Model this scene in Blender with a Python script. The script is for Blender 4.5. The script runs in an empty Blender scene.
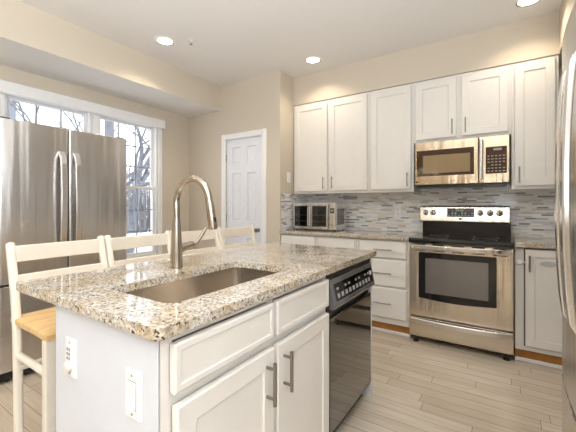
import bpy, bmesh, math, random
from mathutils import Vector, Matrix, Euler
PI = math.pi
R = math.radians
S = bpy.context.scene
COL = S.collection
random.seed(7)

# ------------------------------------------------------------------ camera
cam_data = bpy.data.cameras.new('camera')
cam = bpy.data.objects.new('camera', cam_data)
COL.objects.link(cam)
cam.location = (0, 0, 1.2)
cam.rotation_euler = (PI / 2, 0, 0.5782)
cam_data.sensor_width = 36
cam_data.lens = 328 / 576 * 36
cam_data.shift_y = -10.6 / 576
cam_data.clip_start = 0.02
S.camera = cam

# ------------------------------------------------------------------ light
def lin(r, g, b):
    f = lambda c: (c / 255 / 12.92) if c <= 10 else ((c / 255 + .055) / 1.055) ** 2.4
    return (f(r), f(g), f(b), 1)

world = bpy.data.worlds.new('overcast_sky')
S.world = world
world.use_nodes = True
bg = world.node_tree.nodes['Background']
bg.inputs['Color'].default_value = (0.93, 0.96, 1.0, 1)
bg.inputs['Strength'].default_value = 2.3
S.view_settings.view_transform = 'Standard'
S.view_settings.look = 'None'
S.view_settings.gamma = 1
S.view_settings.use_curve_mapping = False
S.view_settings.exposure = 0.1
S.cycles.max_bounces = 8
S.cycles.diffuse_bounces = 5
S.cycles.glossy_bounces = 4
S.cycles.sample_clamp_indirect = 6
S.cycles.use_denoising = True

LAMP = (1.0, 0.85, 0.64)
def add_light(name, kind, loc, power, color, rot=(0, 0, 0), **kw):
    d = bpy.data.lights.new(name, kind)
    d.energy = power
    d.color = color
    for k, v in kw.items():
        setattr(d, k, v)
    o = bpy.data.objects.new(name, d)
    COL.objects.link(o)
    o.location = loc
    o.rotation_euler = rot
    return o

def portal(name, loc, rot, sx, sy):
    o = add_light(name, 'AREA', loc, 1, (1, 1, 1), rot, shape='RECTANGLE', size=sx, size_y=sy)
    o.data.cycles.is_portal = True
    return o
portal('window_portal', (-3.80, 1.81, 1.39), (0, -PI / 2, 0), 1.66, 1.56)
# added fill light aimed at the ceiling, standing in for a bounced flash
add_light('ceiling_bounce_fill', 'AREA', (0.05, -0.75, 1.15), 205, (.90, .955, 1), (PI, 0, 0), shape='DISK', size=.5)
# recessed ceiling lamps, then unseen spots added to brighten the room
DOWN = [(-2.644, 1.943), (-1.677, 3.054), (0.169, 3.047)]
FILL_SPOTS = [(-0.75, 1.15), (-2.64, -0.4), (-0.75, -0.7), (-2.64, -2.6), (-0.75, -2.6)]
for x, y in DOWN:
    add_light('ceiling_spot', 'SPOT', (x, y, 2.722), 32 if y < 2.5 else 17, LAMP, spot_size=R(135), spot_blend=.6, shadow_soft_size=.05)
for x, y in FILL_SPOTS:  # added fill spots without fixtures, out of view
    add_light('ceiling_spot', 'SPOT', (x, y, 2.722), 18, (1, .95, .90), spot_size=R(150), spot_blend=.7, shadow_soft_size=.07)

# ------------------------------------------------------------------ materials
class NT:
    def __init__(s, name):
        m = bpy.data.materials.new(name); m.use_nodes = True
        s.m = m; s.t = m.node_tree; s.b = s.t.nodes['Principled BSDF']
    def n(s, typ, **kw):
        x = s.t.nodes.new(typ)
        for k, v in kw.items():
            if k.startswith('i_'):
                x.inputs[k[2:].replace('_', ' ')].default_value = v
            else:
                setattr(x, k, v)
        return x
    def l(s, a, b): s.t.links.new(a, b)
    def coords(s, scale=(1, 1, 1), rot=(0, 0, 0)):
        tc = s.n('ShaderNodeTexCoord'); mp = s.n('ShaderNodeMapping')
        mp.inputs['Scale'].default_value = scale; mp.inputs['Rotation'].default_value = rot
        s.l(tc.outputs['Object'], mp.inputs['Vector'])
        return mp.outputs['Vector']
    def ramp(s, fac, stops, interp='LINEAR'):
        r = s.n('ShaderNodeValToRGB'); r.color_ramp.interpolation = interp
        e = r.color_ramp.elements
        while len(e) > 1: e.remove(e[-1])
        e[0].position = stops[0][0]; e[0].color = stops[0][1]
        for p, c in stops[1:]:
            x = e.new(p); x.color = c
        s.l(fac, r.inputs['Fac'])
        return r.outputs['Color']
    def mix(s, fac, a, b, mode='MIX'):
        x = s.n('ShaderNodeMix', data_type='RGBA', blend_type=mode)
        if hasattr(fac, 'links'): s.l(fac, x.inputs[0])
        else: x.inputs[0].default_value = fac
        for v, i in ((a, 6), (b, 7)):
            if hasattr(v, 'links'): s.l(v, x.inputs[i])
            else: x.inputs[i].default_value = v
        return x.outputs[2]
    def set(s, **kw):
        for k, v in kw.items():
            s.b.inputs[k.replace('_', ' ')].default_value = v
    def bump(s, h, strength=.1, dist=.01):
        b = s.n('ShaderNodeBump'); b.inputs['Strength'].default_value = strength; b.inputs['Distance'].default_value = dist
        s.l(h, b.inputs['Height']); s.l(b.outputs['Normal'], s.b.inputs['Normal'])

def plain(name, col, rough=.5, metal=0, emit=None, strength=0, noise=.02, coat=0):
    k = NT(name)
    k.set(Roughness=rough, Metallic=metal)
    c = k.coords((6, 6, 6))
    n = k.n('ShaderNodeTexNoise', i_Scale=3.0, i_Detail=4.0); k.l(c, n.inputs['Vector'])
    d = tuple(max(0, v * (1 - noise * 2)) for v in col[:3]) + (1,)
    k.l(k.ramp(n.outputs['Fac'], [(.3, d), (.7, col)]), k.b.inputs['Base Color'])
    if emit: k.set(Emission_Color=emit, Emission_Strength=strength)
    if coat: k.set(Coat_Weight=coat, Coat_Roughness=.05)
    return k.m

M = {}
def mk_wall(name, col, s=.06):
    k = NT(name); k.set(Roughness=.75)
    n = k.n('ShaderNodeTexNoise', i_Scale=90.0, i_Detail=3.0); k.l(k.coords(), n.inputs['Vector'])
    k.set(Base_Color=col); k.bump(n.outputs['Fac'], s, .003)
    return k.m
M['wall'] = mk_wall('tan_wall_paint', lin(202, 191, 174))
M['ceil'] = mk_wall('ceiling_paint', lin(229, 226, 222))
M['trim'] = plain('white_trim_paint', lin(236, 235, 235), .4)
M['door'] = plain('white_door_paint', lin(226, 228, 234), .42)
M['cab'] = plain('white_cabinet_paint', lin(226, 222, 216), .38, noise=.01)
M['edge'] = plain('cabinet_box_edge', lin(214, 206, 192), .5)
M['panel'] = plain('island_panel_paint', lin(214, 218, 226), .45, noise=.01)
M['plate'] = plain('white_plastic', lin(238, 238, 240), .3)
M['toekick'] = plain('honey_oak_toe_kick', lin(178, 118, 52), .5, noise=.15)
M['black'] = plain('black_plastic', (.012, .012, .013, 1), .3)
M['gloss'] = plain('black_gloss', (.006, .005, .005, 1), .07)
M['mirrorblack'] = plain('mirror_black', (.010, .009, .008, 1), .035, coat=1)
M['mirrorblack'].node_tree.nodes['Principled BSDF'].inputs['Specular IOR Level'].default_value = 1.0
M['glassblack'] = plain('smoked_oven_glass', (.13, .118, .11, 1), .05, coat=1)
M['mwglass'] = plain('brown_smoked_glass', (.06, .028, .012, 1), .06)
M['mwpane'] = plain('brown_screened_glass', (.30, .21, .11, 1), .12)
M['chair'] = plain('cream_chair_paint', lin(236, 229, 216), .4)
M['dark'] = plain('dark_seam', (.02, .02, .02, 1), .8)
M['lampglow'] = plain('lamp_lens', (1, 1, 1, 1), .5, emit=(1, .95, .85, 1), strength=2.2)
M['bulbglow'] = plain('bulb_glow', (1, 1, 1, 1), .5, emit=(1, .82, .55, 1), strength=14)
M['bronze'] = plain('dark_trim_ring', lin(120, 112, 100), .4, .6)
M['ink'] = plain('white_marking', lin(215, 215, 210), .5)
M['greyink'] = plain('grey_marking', lin(150, 150, 150), .5)
M['led'] = plain('green_clock_digits', (.1, .3, .1, 1), .5, emit=(.8, .9, .8, 1), strength=.12)
M['gap'] = plain('warm_gap', lin(70, 52, 36), .8)
M['knobs'] = plain('polished_knob', lin(222, 220, 215), .18, 1)

def steel(name, col, rough, stretch=(14, 14, .9), wav=.25, brush=.05, dist=.02):
    k = NT(name); k.set(Metallic=1, Base_Color=col, Roughness=rough)
    n1 = k.n('ShaderNodeTexNoise', i_Scale=1.0, i_Detail=2.0); k.l(k.coords(stretch), n1.inputs['Vector'])
    n2 = k.n('ShaderNodeTexNoise', i_Scale=1.0, i_Detail=4.0); k.l(k.coords((8, 8, 700)), n2.inputs['Vector'])
    a = k.n('ShaderNodeMath', operation='MULTIPLY_ADD'); a.inputs[1].default_value = brush; k.l(n2.outputs['Fac'], a.inputs[0]); k.l(n1.outputs['Fac'], a.inputs[2])
    k.bump(a.outputs[0], wav, dist)
    return k.m
M['steel'] = steel('brushed_stainless', lin(222, 219, 216), .2)
M['steelw'] = steel('warm_brushed_stainless', lin(208, 198, 184), .17, (16, 16, .8), .4)
M['steelm'] = steel('microwave_stainless', lin(188, 170, 146), .17, (16, 16, .8), .4)
M['fridge'] = steel('refrigerator_stainless', lin(214, 212, 211), .24, (10, 10, .45), .5, .03)
M['sinksteel'] = steel('sink_stainless', lin(206, 198, 188), .2, (4, 4, 4), .05, .05)
M['nickel'] = plain('brushed_nickel', lin(186, 176, 162), .24, 1)
M['pull'] = plain('satin_nickel_pull', lin(150, 146, 140), .3, 1)
M['fridgeside'] = plain('dark_grey_fridge_side', lin(70, 70, 72), .5)

def mk_granite():
    k = NT('speckled_granite'); k.set(Roughness=.045)
    k.set(Specular_IOR_Level=1.0)
    c = k.coords()
    nw = k.n('ShaderNodeTexNoise', i_Scale=60.0, i_Detail=3.0); k.l(c, nw.inputs['Vector'])
    wv = k.n('ShaderNodeVectorMath', operation='MULTIPLY_ADD'); wv.inputs[1].default_value = (.012, .012, .012)
    k.l(nw.outputs['Color'], wv.inputs[0]); k.l(c, wv.inputs[2])
    n1 = k.n('ShaderNodeTexNoise', i_Scale=85.0, i_Detail=6.0, i_Roughness=.65); k.l(wv.outputs[0], n1.inputs['Vector'])
    base = k.ramp(n1.outputs['Fac'], [(.30, lin(136, 126, 114)), (.42, lin(176, 167, 154)), (.53, lin(205, 198, 187)), (.66, lin(226, 222, 215))])
    n3 = k.n('ShaderNodeTexNoise', i_Scale=9.0, i_Detail=2.0); k.l(c, n3.inputs['Vector'])
    warm = k.ramp(n3.outputs['Fac'], [(.42, (1, 1, 1, 1)), (.66, lin(238, 224, 202))])
    base = k.mix(1, base, warm, 'MULTIPLY')
    v = k.n('ShaderNodeTexVoronoi', i_Scale=170.0); k.l(wv.outputs[0], v.inputs['Vector'])
    sel = k.n('ShaderNodeSeparateColor'); k.l(v.outputs['Color'], sel.inputs[0])
    f1 = k.ramp(sel.outputs[0], [(0, (1, 1, 1, 1)), (.07, (0, 0, 0, 1))], 'CONSTANT')
    f2 = k.ramp(sel.outputs[1], [(0, (1, 1, 1, 1)), (.13, (0, 0, 0, 1))], 'CONSTANT')
    base = k.mix(f2, base, lin(150, 136, 122))
    base = k.mix(f1, base, lin(74, 66, 60))
    k.l(base, k.b.inputs['Base Color'])
    return k.m
M['granite'] = mk_granite()

def row_shift(k, u, v, row, amount):
    d = k.n('ShaderNodeMath', operation='DIVIDE'); k.l(v, d.inputs[0]); d.inputs[1].default_value = row
    f = k.n('ShaderNodeMath', operation='FLOOR'); k.l(d.outputs[0], f.inputs[0])
    w = k.n('ShaderNodeTexWhiteNoise', noise_dimensions='1D'); k.l(f.outputs[0], w.inputs['W'])
    m = k.n('ShaderNodeMath', operation='MULTIPLY_ADD'); k.l(w.outputs['Value'], m.inputs[0]); m.inputs[1].default_value = amount; k.l(u, m.inputs[2])
    c = k.n('ShaderNodeCombineXYZ'); k.l(m.outputs[0], c.inputs['X']); k.l(v, c.inputs['Y'])
    return c.outputs[0]

def mk_floor():
    k = NT('whitewashed_oak_planks')
    c = k.coords()
    br = k.n('ShaderNodeTexBrick', offset=0, offset_frequency=2, squash=1.0)
    br.inputs['Color1'].default_value = (0, 0, 0, 1); br.inputs['Color2'].default_value = (1, 1, 1, 1); br.inputs['Mortar'].default_value = (.5, .5, .5, 1)
    br.inputs['Scale'].default_value = 1; br.inputs['Mortar Size'].default_value = .0016; br.inputs['Mortar Smooth'].default_value = .2
    br.inputs['Brick Width'].default_value = .83; br.inputs['Row Height'].default_value = .0885; br.inputs['Bias'].default_value = 0
    sp = k.n('ShaderNodeSeparateXYZ'); k.l(c, sp.inputs[0])
    k.l(row_shift(k, sp.outputs['X'], sp.outputs['Y'], .0885, 5.0), br.inputs['Vector'])
    tone = k.ramp(br.outputs['Color'], [(0, lin(192, 176, 156)), (.5, lin(203, 190, 172)), (1, lin(212, 200, 184))])
    n = k.n('ShaderNodeTexNoise', i_Scale=1.0, i_Detail=6.0, i_Roughness=.6); k.l(k.coords((3, 48, 1)), n.inputs['Vector'])
    g = k.ramp(n.outputs['Fac'], [(.3, (.80, .77, .73, 1)), (.6, (1, 1, 1, 1))])
    col = k.mix(1, tone, g, 'MULTIPLY')
    col = k.mix(br.outputs['Fac'], col, lin(112, 92, 72))
    k.l(col, k.b.inputs['Base Color'])
    k.set(Roughness=.3)
    k.bump(br.outputs['Fac'], -.2, .002)
    return k.m
M['floor'] = mk_floor()

def mk_tile():
    k = NT('linear_glass_mosaic')
    c = k.coords()
    sep = k.n('ShaderNodeSeparateXYZ'); k.l(c, sep.inputs[0])
    ad = k.n('ShaderNodeMath', operation='ADD'); k.l(sep.outputs['X'], ad.inputs[0]); k.l(sep.outputs['Y'], ad.inputs[1])
    br = k.n('ShaderNodeTexBrick', offset=0, offset_frequency=2, squash=1.5, squash_frequency=3)
    br.inputs['Color1'].default_value = (0, 0, 0, 1); br.inputs['Color2'].default_value = (1, 1, 1, 1); br.inputs['Mortar'].default_value = (.5, .5, .5, 1)
    br.inputs['Scale'].default_value = 1; br.inputs['Mortar Size'].default_value = .0012; br.inputs['Mortar Smooth'].default_value = .1
    br.inputs['Brick Width'].default_value = .085; br.inputs['Row Height'].default_value = .0165; br.inputs['Bias'].default_value = 0
    k.l(row_shift(k, ad.outputs[0], sep.outputs['Z'], .0165, 3.0), br.inputs['Vector'])
    col = k.ramp(br.outputs['Color'], [(0, lin(146, 146, 150)), (.10, lin(192, 188, 182)), (.24, lin(226, 227, 228)), (.40, lin(238, 238, 238)), (.55, lin(226, 226, 226)), (.74, lin(222, 214, 204)), (.86, lin(204, 207, 212)), (.94, lin(236, 236, 236))], 'CONSTANT')
    col = k.mix(br.outputs['Fac'], col, lin(216, 214, 210))
    k.l(col, k.b.inputs['Base Color'])
    k.set(Roughness=.14)
    k.bump(br.outputs['Fac'], -.3, .002)
    return k.m
M['tile'] = mk_tile()

def mk_wood(name, c1, c2, sc=(30, 3, 30)):
    k = NT(name); k.set(Roughness=.35)
    n = k.n('ShaderNodeTexNoise', i_Scale=1.0, i_Detail=5.0); k.l(k.coords(sc), n.inputs['Vector'])
    k.l(k.ramp(n.outputs['Fac'], [(.3, c1), (.7, c2)]), k.b.inputs['Base Color'])
    return k.m
M['seat'] = mk_wood('honey_wood_seat', lin(206, 164, 104), lin(232, 198, 142))
M['bark'] = mk_wood('grey_bark', lin(84, 88, 98), lin(124, 128, 138), (6, 6, 2))
M['snow'] = plain('snow', lin(240, 243, 248), .8)
M['woods'] = plain('winter_woods', lin(150, 150, 154), .9, noise=.3)
M['siding'] = plain('blue_grey_siding', lin(140, 146, 156), .7)
def mk_glass():
    k = NT('window_glass'); t = k.t
    tr = k.n('ShaderNodeBsdfTransparent'); gl = k.n('ShaderNodeBsdfGlossy'); gl.inputs['Roughness'].default_value = .01
    mx = k.n('ShaderNodeMixShader'); mx.inputs[0].default_value = .05
    k.l(tr.outputs[0], mx.inputs[1]); k.l(gl.outputs[0], mx.inputs[2])
    k.l(mx.outputs[0], t.nodes['Material Output'].inputs['Surface'])
    return k.m
M['glass'] = mk_glass()
def mk_tglass():
    k = NT('toaster_glass'); t = k.t
    tr = k.n('ShaderNodeBsdfTransparent'); tr.inputs[0].default_value = (.45, .47, .47, 1)
    gl = k.n('ShaderNodeBsdfGlossy'); gl.inputs['Roughness'].default_value = .03
    mx = k.n('ShaderNodeMixShader'); mx.inputs[0].default_value = .10
    k.l(tr.outputs[0], mx.inputs[1]); k.l(gl.outputs[0], mx.inputs[2])
    k.l(mx.outputs[0], t.nodes['Material Output'].inputs['Surface'])
    return k.m
M['tglass'] = mk_tglass()

# ------------------------------------------------------------------ mesh helpers
def box(bm, x0, x1, y0, y1, z0, z1):
    v = [bm.verts.new((x, y, z)) for x in (x0, x1) for y in (y0, y1) for z in (z0, z1)]
    for f in ((0, 1, 3, 2), (4, 6, 7, 5), (0, 4, 5, 1), (2, 3, 7, 6), (0, 2, 6, 4), (1, 5, 7, 3)):
        bm.faces.new([v[i] for i in f])
    return bm

def tube(bm, pts, rad, seg=10, caps=True, square=False):
    pts = [Vector(p) for p in pts]
    n = len(pts)
    rads = rad if isinstance(rad, (list, tuple)) else [rad] * n
    up = None; rings = []
    for i, p in enumerate(pts):
        t = (pts[min(i + 1, n - 1)] - pts[max(i - 1, 0)]).normalized()
        if up is None:
            up = Vector((0, 0, 1)) if abs(t.z) < .9 else Vector((1, 0, 0))
        a = (up - t * up.dot(t)).normalized(); b = t.cross(a); up = a
        rings.append([bm.verts.new(p + (a * math.cos(2 * PI * k / seg) + b * math.sin(2 * PI * k / seg)) * rads[i]) for k in range(seg)])
    for i in range(n - 1):
        for k in range(seg):
            bm.faces.new((rings[i][k], rings[i][(k + 1) % seg], rings[i + 1][(k + 1) % seg], rings[i + 1][k]))
    if caps and seg > 2:
        bm.faces.new(rings[0][::-1]); bm.faces.new(rings[-1])
    return bm

def sweep(bm, pts, side, w, t):
    """rectangular bar along pts; side = width direction, w wide, t thick"""
    pts = [Vector(p) for p in pts]; side = Vector(side).normalized(); n = len(pts); rings = []
    for i, p in enumerate(pts):
        tg = (pts[min(i + 1, n - 1)] - pts[max(i - 1, 0)]).normalized()
        nn = tg.cross(side).normalized()
        rings.append([bm.verts.new(p + side * (sx * w / 2) + nn * (sn * t / 2)) for sx, sn in ((-1, -1), (1, -1), (1, 1), (-1, 1))])
    for i in range(n - 1):
        for k in range(4):
            bm.faces.new((rings[i][k], rings[i][(k + 1) % 4], rings[i + 1][(k + 1) % 4], rings[i + 1][k]))
    bm.faces.new(rings[0][::-1]); bm.faces.new(rings[-1])
    return bm

def lathe(bm, prof, seg=24, axis='z', loc=(0, 0, 0)):
    """prof: (radius, height) list"""
    loc = Vector(loc); rings = []
    for r, h in prof:
        ring = []
        for k in range(seg):
            a = 2 * PI * k / seg; u, v = r * math.cos(a), r * math.sin(a)
            p = {'z': (u, v, h), 'y': (u, h, v), 'x': (h, u, v)}[axis]
            ring.append(bm.verts.new(loc + Vector(p)))
        rings.append(ring)
    for i in range(len(rings) - 1):
        for k in range(seg):
            bm.faces.new((rings[i][k], rings[i][(k + 1) % seg], rings[i + 1][(k + 1) % seg], rings[i + 1][k]))
    bm.faces.new(rings[0][::-1]); bm.faces.new(rings[-1])
    return bm

def prism(bm, prof, a0, a1, axis='x'):
    """closed profile extruded along an axis; profile coords are the two other axes in order"""
    def P(a, p):
        return {'x': (a, p[0], p[1]), 'y': (p[0], a, p[1]), 'z': (p[0], p[1], a)}[axis]
    A = [bm.verts.new(P(a0, p)) for p in prof]; B = [bm.verts.new(P(a1, p)) for p in prof]
    n = len(prof)
    for i in range(n):
        bm.faces.new((A[i], A[(i + 1) % n], B[(i + 1) % n], B[i]))
    bm.faces.new(A[::-1]); bm.faces.new(B)
    return bm

def obj(name, bm, mat, parent=None, bevel=0, smooth=False, seg=2):
    bmesh.ops.recalc_face_normals(bm, faces=bm.faces[:])
    me = bpy.data.meshes.new(name); bm.to_mesh(me); bm.free()
    me.materials.append(M[mat] if isinstance(mat, str) else mat)
    if smooth:
        for p in me.polygons: p.use_smooth = True
        me.set_sharp_from_angle(angle=R(40))
    o = bpy.data.objects.new(name, me); COL.objects.link(o)
    if parent: o.parent = parent
    if bevel:
        b = o.modifiers.new('bevel', 'BEVEL'); b.width = bevel; b.segments = seg; b.limit_method = 'ANGLE'; b.angle_limit = R(50)
        for p in me.polygons: p.use_smooth = True
        try:
            w = o.modifiers.new('wn', 'WEIGHTED_NORMAL'); w.keep_sharp = True
        except Exception: pass
    return o

def bx(name, mat, parent, *c, bevel=.002):
    return obj(name, box(bmesh.new(), *c), mat, parent, bevel)

def tag(o, label, cat, group=None):
    o['label'] = label; o['category'] = cat
    if group: o['group'] = group
    return o

def thing(name, label, cat, loc=(0, 0, 0), rz=0, group=None):
    o = bpy.data.objects.new(name, None); COL.objects.link(o); o.empty_display_size = .05
    o.location = loc; o.rotation_euler = (0, 0, rz)
    return tag(o, label, cat, group)

def struct(name, bm, mat, parent=None, bevel=0):
    o = obj(name, bm, mat, parent, bevel)
    if not parent: o['kind'] = 'structure'
    return o

def dup(root, loc, label, rz=None, group=None):
    r = root.copy(); COL.objects.link(r); r.location = loc
    if rz is not None: r.rotation_euler = (0, 0, rz)
    r['label'] = label
    if group: r['group'] = group
    for ch in list(root.children):
        c = ch.copy(); COL.objects.link(c); c.parent = r
        for g in ch.children:
            d = g.copy(); COL.objects.link(d); d.parent = c
    return r

def rrect(x0, x1, y0, y1, r, n=5):
    out = []
    for cx, cy, a0 in ((x1 - r, y1 - r, 0), (x0 + r, y1 - r, 90), (x0 + r, y0 + r, 180), (x1 - r, y0 + r, 270)):
        for i in range(n + 1):
            a = R(a0 + 90 * i / n); out.append((cx + r * math.cos(a), cy + r * math.sin(a)))
    return out

def slab(bm, outer, z0, z1, hole=None):
    loops = [outer] + ([hole] if hole else [])
    edges = []
    for L in loops:
        vs = [bm.verts.new((x, y, z1)) for x, y in L]
        edges += [bm.edges.new((vs[i], vs[(i + 1) % len(vs)])) for i in range(len(vs))]
    res = bmesh.ops.triangle_fill(bm, edges=edges, use_beauty=True)
    faces = [g for g in res['geom'] if isinstance(g, bmesh.types.BMFace)]
    ext = bmesh.ops.extrude_face_region(bm, geom=faces)
    vs = [g for g in ext['geom'] if isinstance(g, bmesh.types.BMVert)]
    bmesh.ops.translate(bm, verts=vs, vec=(0, 0, z0 - z1))
    return bm

def door_bm(x0, x1, z0, z1, yb, t=.02, stile=.055, depth=.007, slope=.008, chamfer=.004, raised=False):
    """framed panel door facing local -y, back at yb"""
    bm = bmesh.new()
    yf = yb - t
    def ring(i, y): return [bm.verts.new(p) for p in ((x0 + i, y, z0 + i), (x1 - i, y, z0 + i), (x1 - i, y, z1 - i), (x0 + i, y, z1 - i))]
    rs = [ring(0, yb), ring(0, yf + chamfer), ring(chamfer, yf)]
    if stile:
        rs += [ring(stile, yf), ring(stile + slope * .3, yf + depth * .75), ring(stile + slope, yf + depth)]
        if raised: rs += [ring(stile + slope + .012, yf + depth), ring(stile + slope + .03, yf + depth * .35)]
    for a, b in zip(rs, rs[1:]):
        for k in range(4):
            bm.faces.new((a[k], a[(k + 1) % 4], b[(k + 1) % 4], b[k]))
    bm.faces.new(rs[0][::-1]); bm.faces.new(rs[-1])
    return bm

def pull_bm(x, y, z, length, vertical=True, r=.006, off=.032, post=.7):
    """bar pull in front of local y plane (towards -y)"""
    bm = bmesh.new(); h = length / 2
    d = Vector((0, 0, 1)) if vertical else Vector((1, 0, 0))
    c = Vector((x, y - off, z))
    tube(bm, [c - d * h, c + d * h], r, 12)
    for s in (-1, 1):
        p = c + d * (s * h * post)
        tube(bm, [p, p + Vector((0, off + .001, 0))], r * .8, 10)
    return bm

# ------------------------------------------------------------------ room shell
XW, XR, YB, YP, ZC, YREAR = -3.65, 1.0, 3.69, 3.07, 2.74, -4.3
SX = -2.11
struct('floor', box(bmesh.new(), XW - .15, XR + .15, YREAR - .15, YB + .15, -.12, 0), 'floor')
struct('ceiling', box(bmesh.new(), XW - .15, XR + .15, YREAR - .15, YB + .15, ZC, ZC + .12), 'ceil')
W1 = (1.045, 1.788); W2 = (1.85, 2.585); WZ = (.57, 2.215)
bm = bmesh.new()
def wl(y0, y1, z0, z1): box(bm, XW - .15, XW, y0, y1, z0, z1)
wl(YREAR - .15, W1[0], 0, ZC); wl(W1[1], W2[0], 0, ZC); wl(W2[1], YB + .15, 0, ZC)
wl(W1[0], W1[1], 0, WZ[0]); wl(W2[0], W2[1], 0, WZ[0]); wl(W1[0], W1[1], WZ[1], ZC); wl(W2[0], W2[1], WZ[1], ZC)
struct('wall_left', bm, 'wall')
# pantry wall with door opening, and its return
PD = (-2.955, -2.365, 2.035)
bm = bmesh.new()
box(bm, XW, PD[0], YP, YP + .11, 0, ZC); box(bm, PD[1], SX, YP, YP + .11, 0, ZC); box(bm, PD[0], PD[1], YP, YP + .11, PD[2], ZC)
box(bm, SX - .11, SX, YP + .11, YB, 0, ZC)
struct('wall_pantry', bm, 'wall')
struct('wall_back', box(bmesh.new(), XW, XR + .15, YB, YB + .15, 0, ZC), 'wall')
struct('wall_right', box(bmesh.new(), XR, XR + .15, YREAR - .15, YB, 0, ZC), 'trim')
bm = box(bmesh.new(), XW, XR, YREAR - .15, YREAR, 0, ZC)
struct('wall_rear', bm, 'wall')
# dropped bulkhead over the windows, soffits over the wall cabinets
bm = bmesh.new(); box(bm, XW, -3.047, YREAR, YP, 2.425, ZC)
o = struct('wall_bulkhead', bm, 'wall')
o.data.materials.append(M['ceil'])
for p in o.data.polygons:
    if p.normal.z < -.5: p.material_index = 1
bm = bmesh.new(); box(bm, SX, XR, 3.350, YB, 2.402, ZC); box(bm, .379, XR, .2, 3.362, 2.405, ZC)
struct('wall_soffit', bm, 'wall')
# mosaic backsplash on the back wall and the pantry return
bm = bmesh.new(); box(bm, SX + .008, XR, YB - .008, YB, .914, 1.40); box(bm, SX, SX + .008, 3.095, YB, .914, 1.335)
struct('wall_backsplash', bm, 'tile')
# baseboards
bm = bmesh.new(); box(bm, XW, XW + .015, YREAR, YP, 0, .1); struct('baseboard_left', bm, 'trim', bevel=.003)
bm = bmesh.new(); box(bm, XW + .015, -3.03, YP - .014, YP, 0, .1); box(bm, -2.295, SX, YP - .014, YP, 0, .1); struct('baseboard_pantry', bm, 'trim', bevel=.003)

# pantry door casing
bm = bmesh.new()
prof = [(0, 0), (0, -.012), (.015, -.02), (.055, -.02), (.07, -.012), (.07, 0)]
y = YP
for a, b in ((PD[0] - .062, PD[0] + .008), (PD[1] - .008, PD[1] + .062)):
    prism(bm, [(a, y), (a, y - .014), (a + .012, y - .02), (b - .012, y - .02), (b, y - .014), (b, y)], 0, PD[2] + .062, 'z')
prism(bm, [(y, PD[2] - .008), (y - .014, PD[2] - .008), (y - .02, PD[2] + .004), (y - .02, PD[2] + .050), (y - .014, PD[2] + .062), (y, PD[2] + .062)], PD[0] + .0082, PD[1] - .0082, 'x')
struct('trim_1', bm, 'trim')
# six panel door
def six_panel():
    bm = bmesh.new()
    x0, x1 = PD[0] + .006, PD[1] - .006; z0, z1 = .01, PD[2] - .006; yb, yf = YP + .045, YP + .01
    w = x1 - x0
    xs = [x0, x0 + .095, x0 + w / 2 - .052, x0 + w / 2 + .052, x1 - .095, x1]
    zs = [z0, .24, .80, 1.005, 1.60, 1.715, 1.925, z1]
    V = [[bm.verts.new((x, yf, z)) for z in zs] for x in xs]
    pan = []
    for i in range(5):
        for j in range(7):
            f = bm.faces.new((V[i][j], V[i + 1][j], V[i + 1][j + 1], V[i][j + 1]))
            if i in (1, 3) and j in (1, 3, 5): pan.append(f)
    bmesh.ops.recalc_face_normals(bm, faces=bm.faces[:])
    if bm.faces[0].normal.y > 0: bmesh.ops.reverse_faces(bm, faces=bm.faces[:])
    bmesh.ops.inset_individual(bm, faces=pan, thickness=.010, depth=-.016)
    bmesh.ops.inset_individual(bm, faces=pan, thickness=.006, depth=0)
    bmesh.ops.inset_individual(bm, faces=pan, thickness=.022, depth=.007)
    eb = [e for e in bm.edges if e.is_boundary]
    ext = bmesh.ops.extrude_edge_only(bm, edges=eb)
    for v in [g for g in ext['geom'] if isinstance(g, bmesh.types.BMVert)]: v.co.y = yb
    return bm
d1 = struct('door_1', six_panel(), 'door')
bm = bmesh.new(); lathe(bm, [(.024, 0), (.024, -.006), (.010, -.01), (.010, -.028), (.022, -.034), (.027, -.046), (.024, -.058), (.012, -.064)], 20, 'y', (PD[1] - .065, YP + .01, .905))
obj('door_knob', bm, 'pull', d1, smooth=True)
for z in (1.80, 1.05, .25):
    bm = bmesh.new(); tube(bm, [(PD[0] + .006, YP + .004, z - .045), (PD[0] + .006, YP + .004, z + .045)], .007, 8)
    obj('hinge', bm, 'pull', d1)

# windows: double hung, three panes wide, three high in each sash
def window(name, y0, y1):
    bm = bmesh.new()
    z0, z1 = WZ
    for a, b, c, d in ((y0, y0 + .025, z0, z1), (y1 - .025, y1, z0, z1), (y0 + .025, y1 - .025, z0, z0 + .03), (y0 + .025, y1 - .025, z1 - .025, z1)):
        box(bm, XW - .13, XW - .01, a, b, c, d)
    w = struct(name, bm, 'trim', bevel=.002)
    a0, a1 = y0 + .025, y1 - .025; zm = (z0 + z1) / 2 + .02
    for (s0, s1, xx) in ((zm - .02, z1 - .025, XW - .10), (z0 + .03, zm + .02, XW - .065)):
        bm = bmesh.new(); f = .03
        box(bm, xx, xx + .03, a0, a0 + f, s0, s1); box(bm, xx, xx + .03, a1 - f, a1, s0, s1)
        box(bm, xx, xx + .03, a0 + f, a1 - f, s0, s0 + f); box(bm, xx, xx + .03, a0 + f, a1 - f, s1 - f, s1)
        sash = obj('sash', bm, 'trim', w, .002)
        bm = bmesh.new(); b0, b1, c0, c1 = a0 + f, a1 - f, s0 + f, s1 - f
        for i in (1, 2):
            y = b0 + (b1 - b0) * i / 3; box(bm, xx + .010, xx + .022, y - .006, y + .006, c0, c1)
            z = c0 + (c1 - c0) * i / 3; box(bm, xx + .0105, xx + .0215, b0, b1, z - .006, z + .006)
        obj('muntin', bm, M['muntin'], sash)
        bm = bmesh.new(); box(bm, xx + .013, xx + .017, b0, b1, c0, c1); obj('pane', bm, 'glass', sash)
    return w
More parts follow.
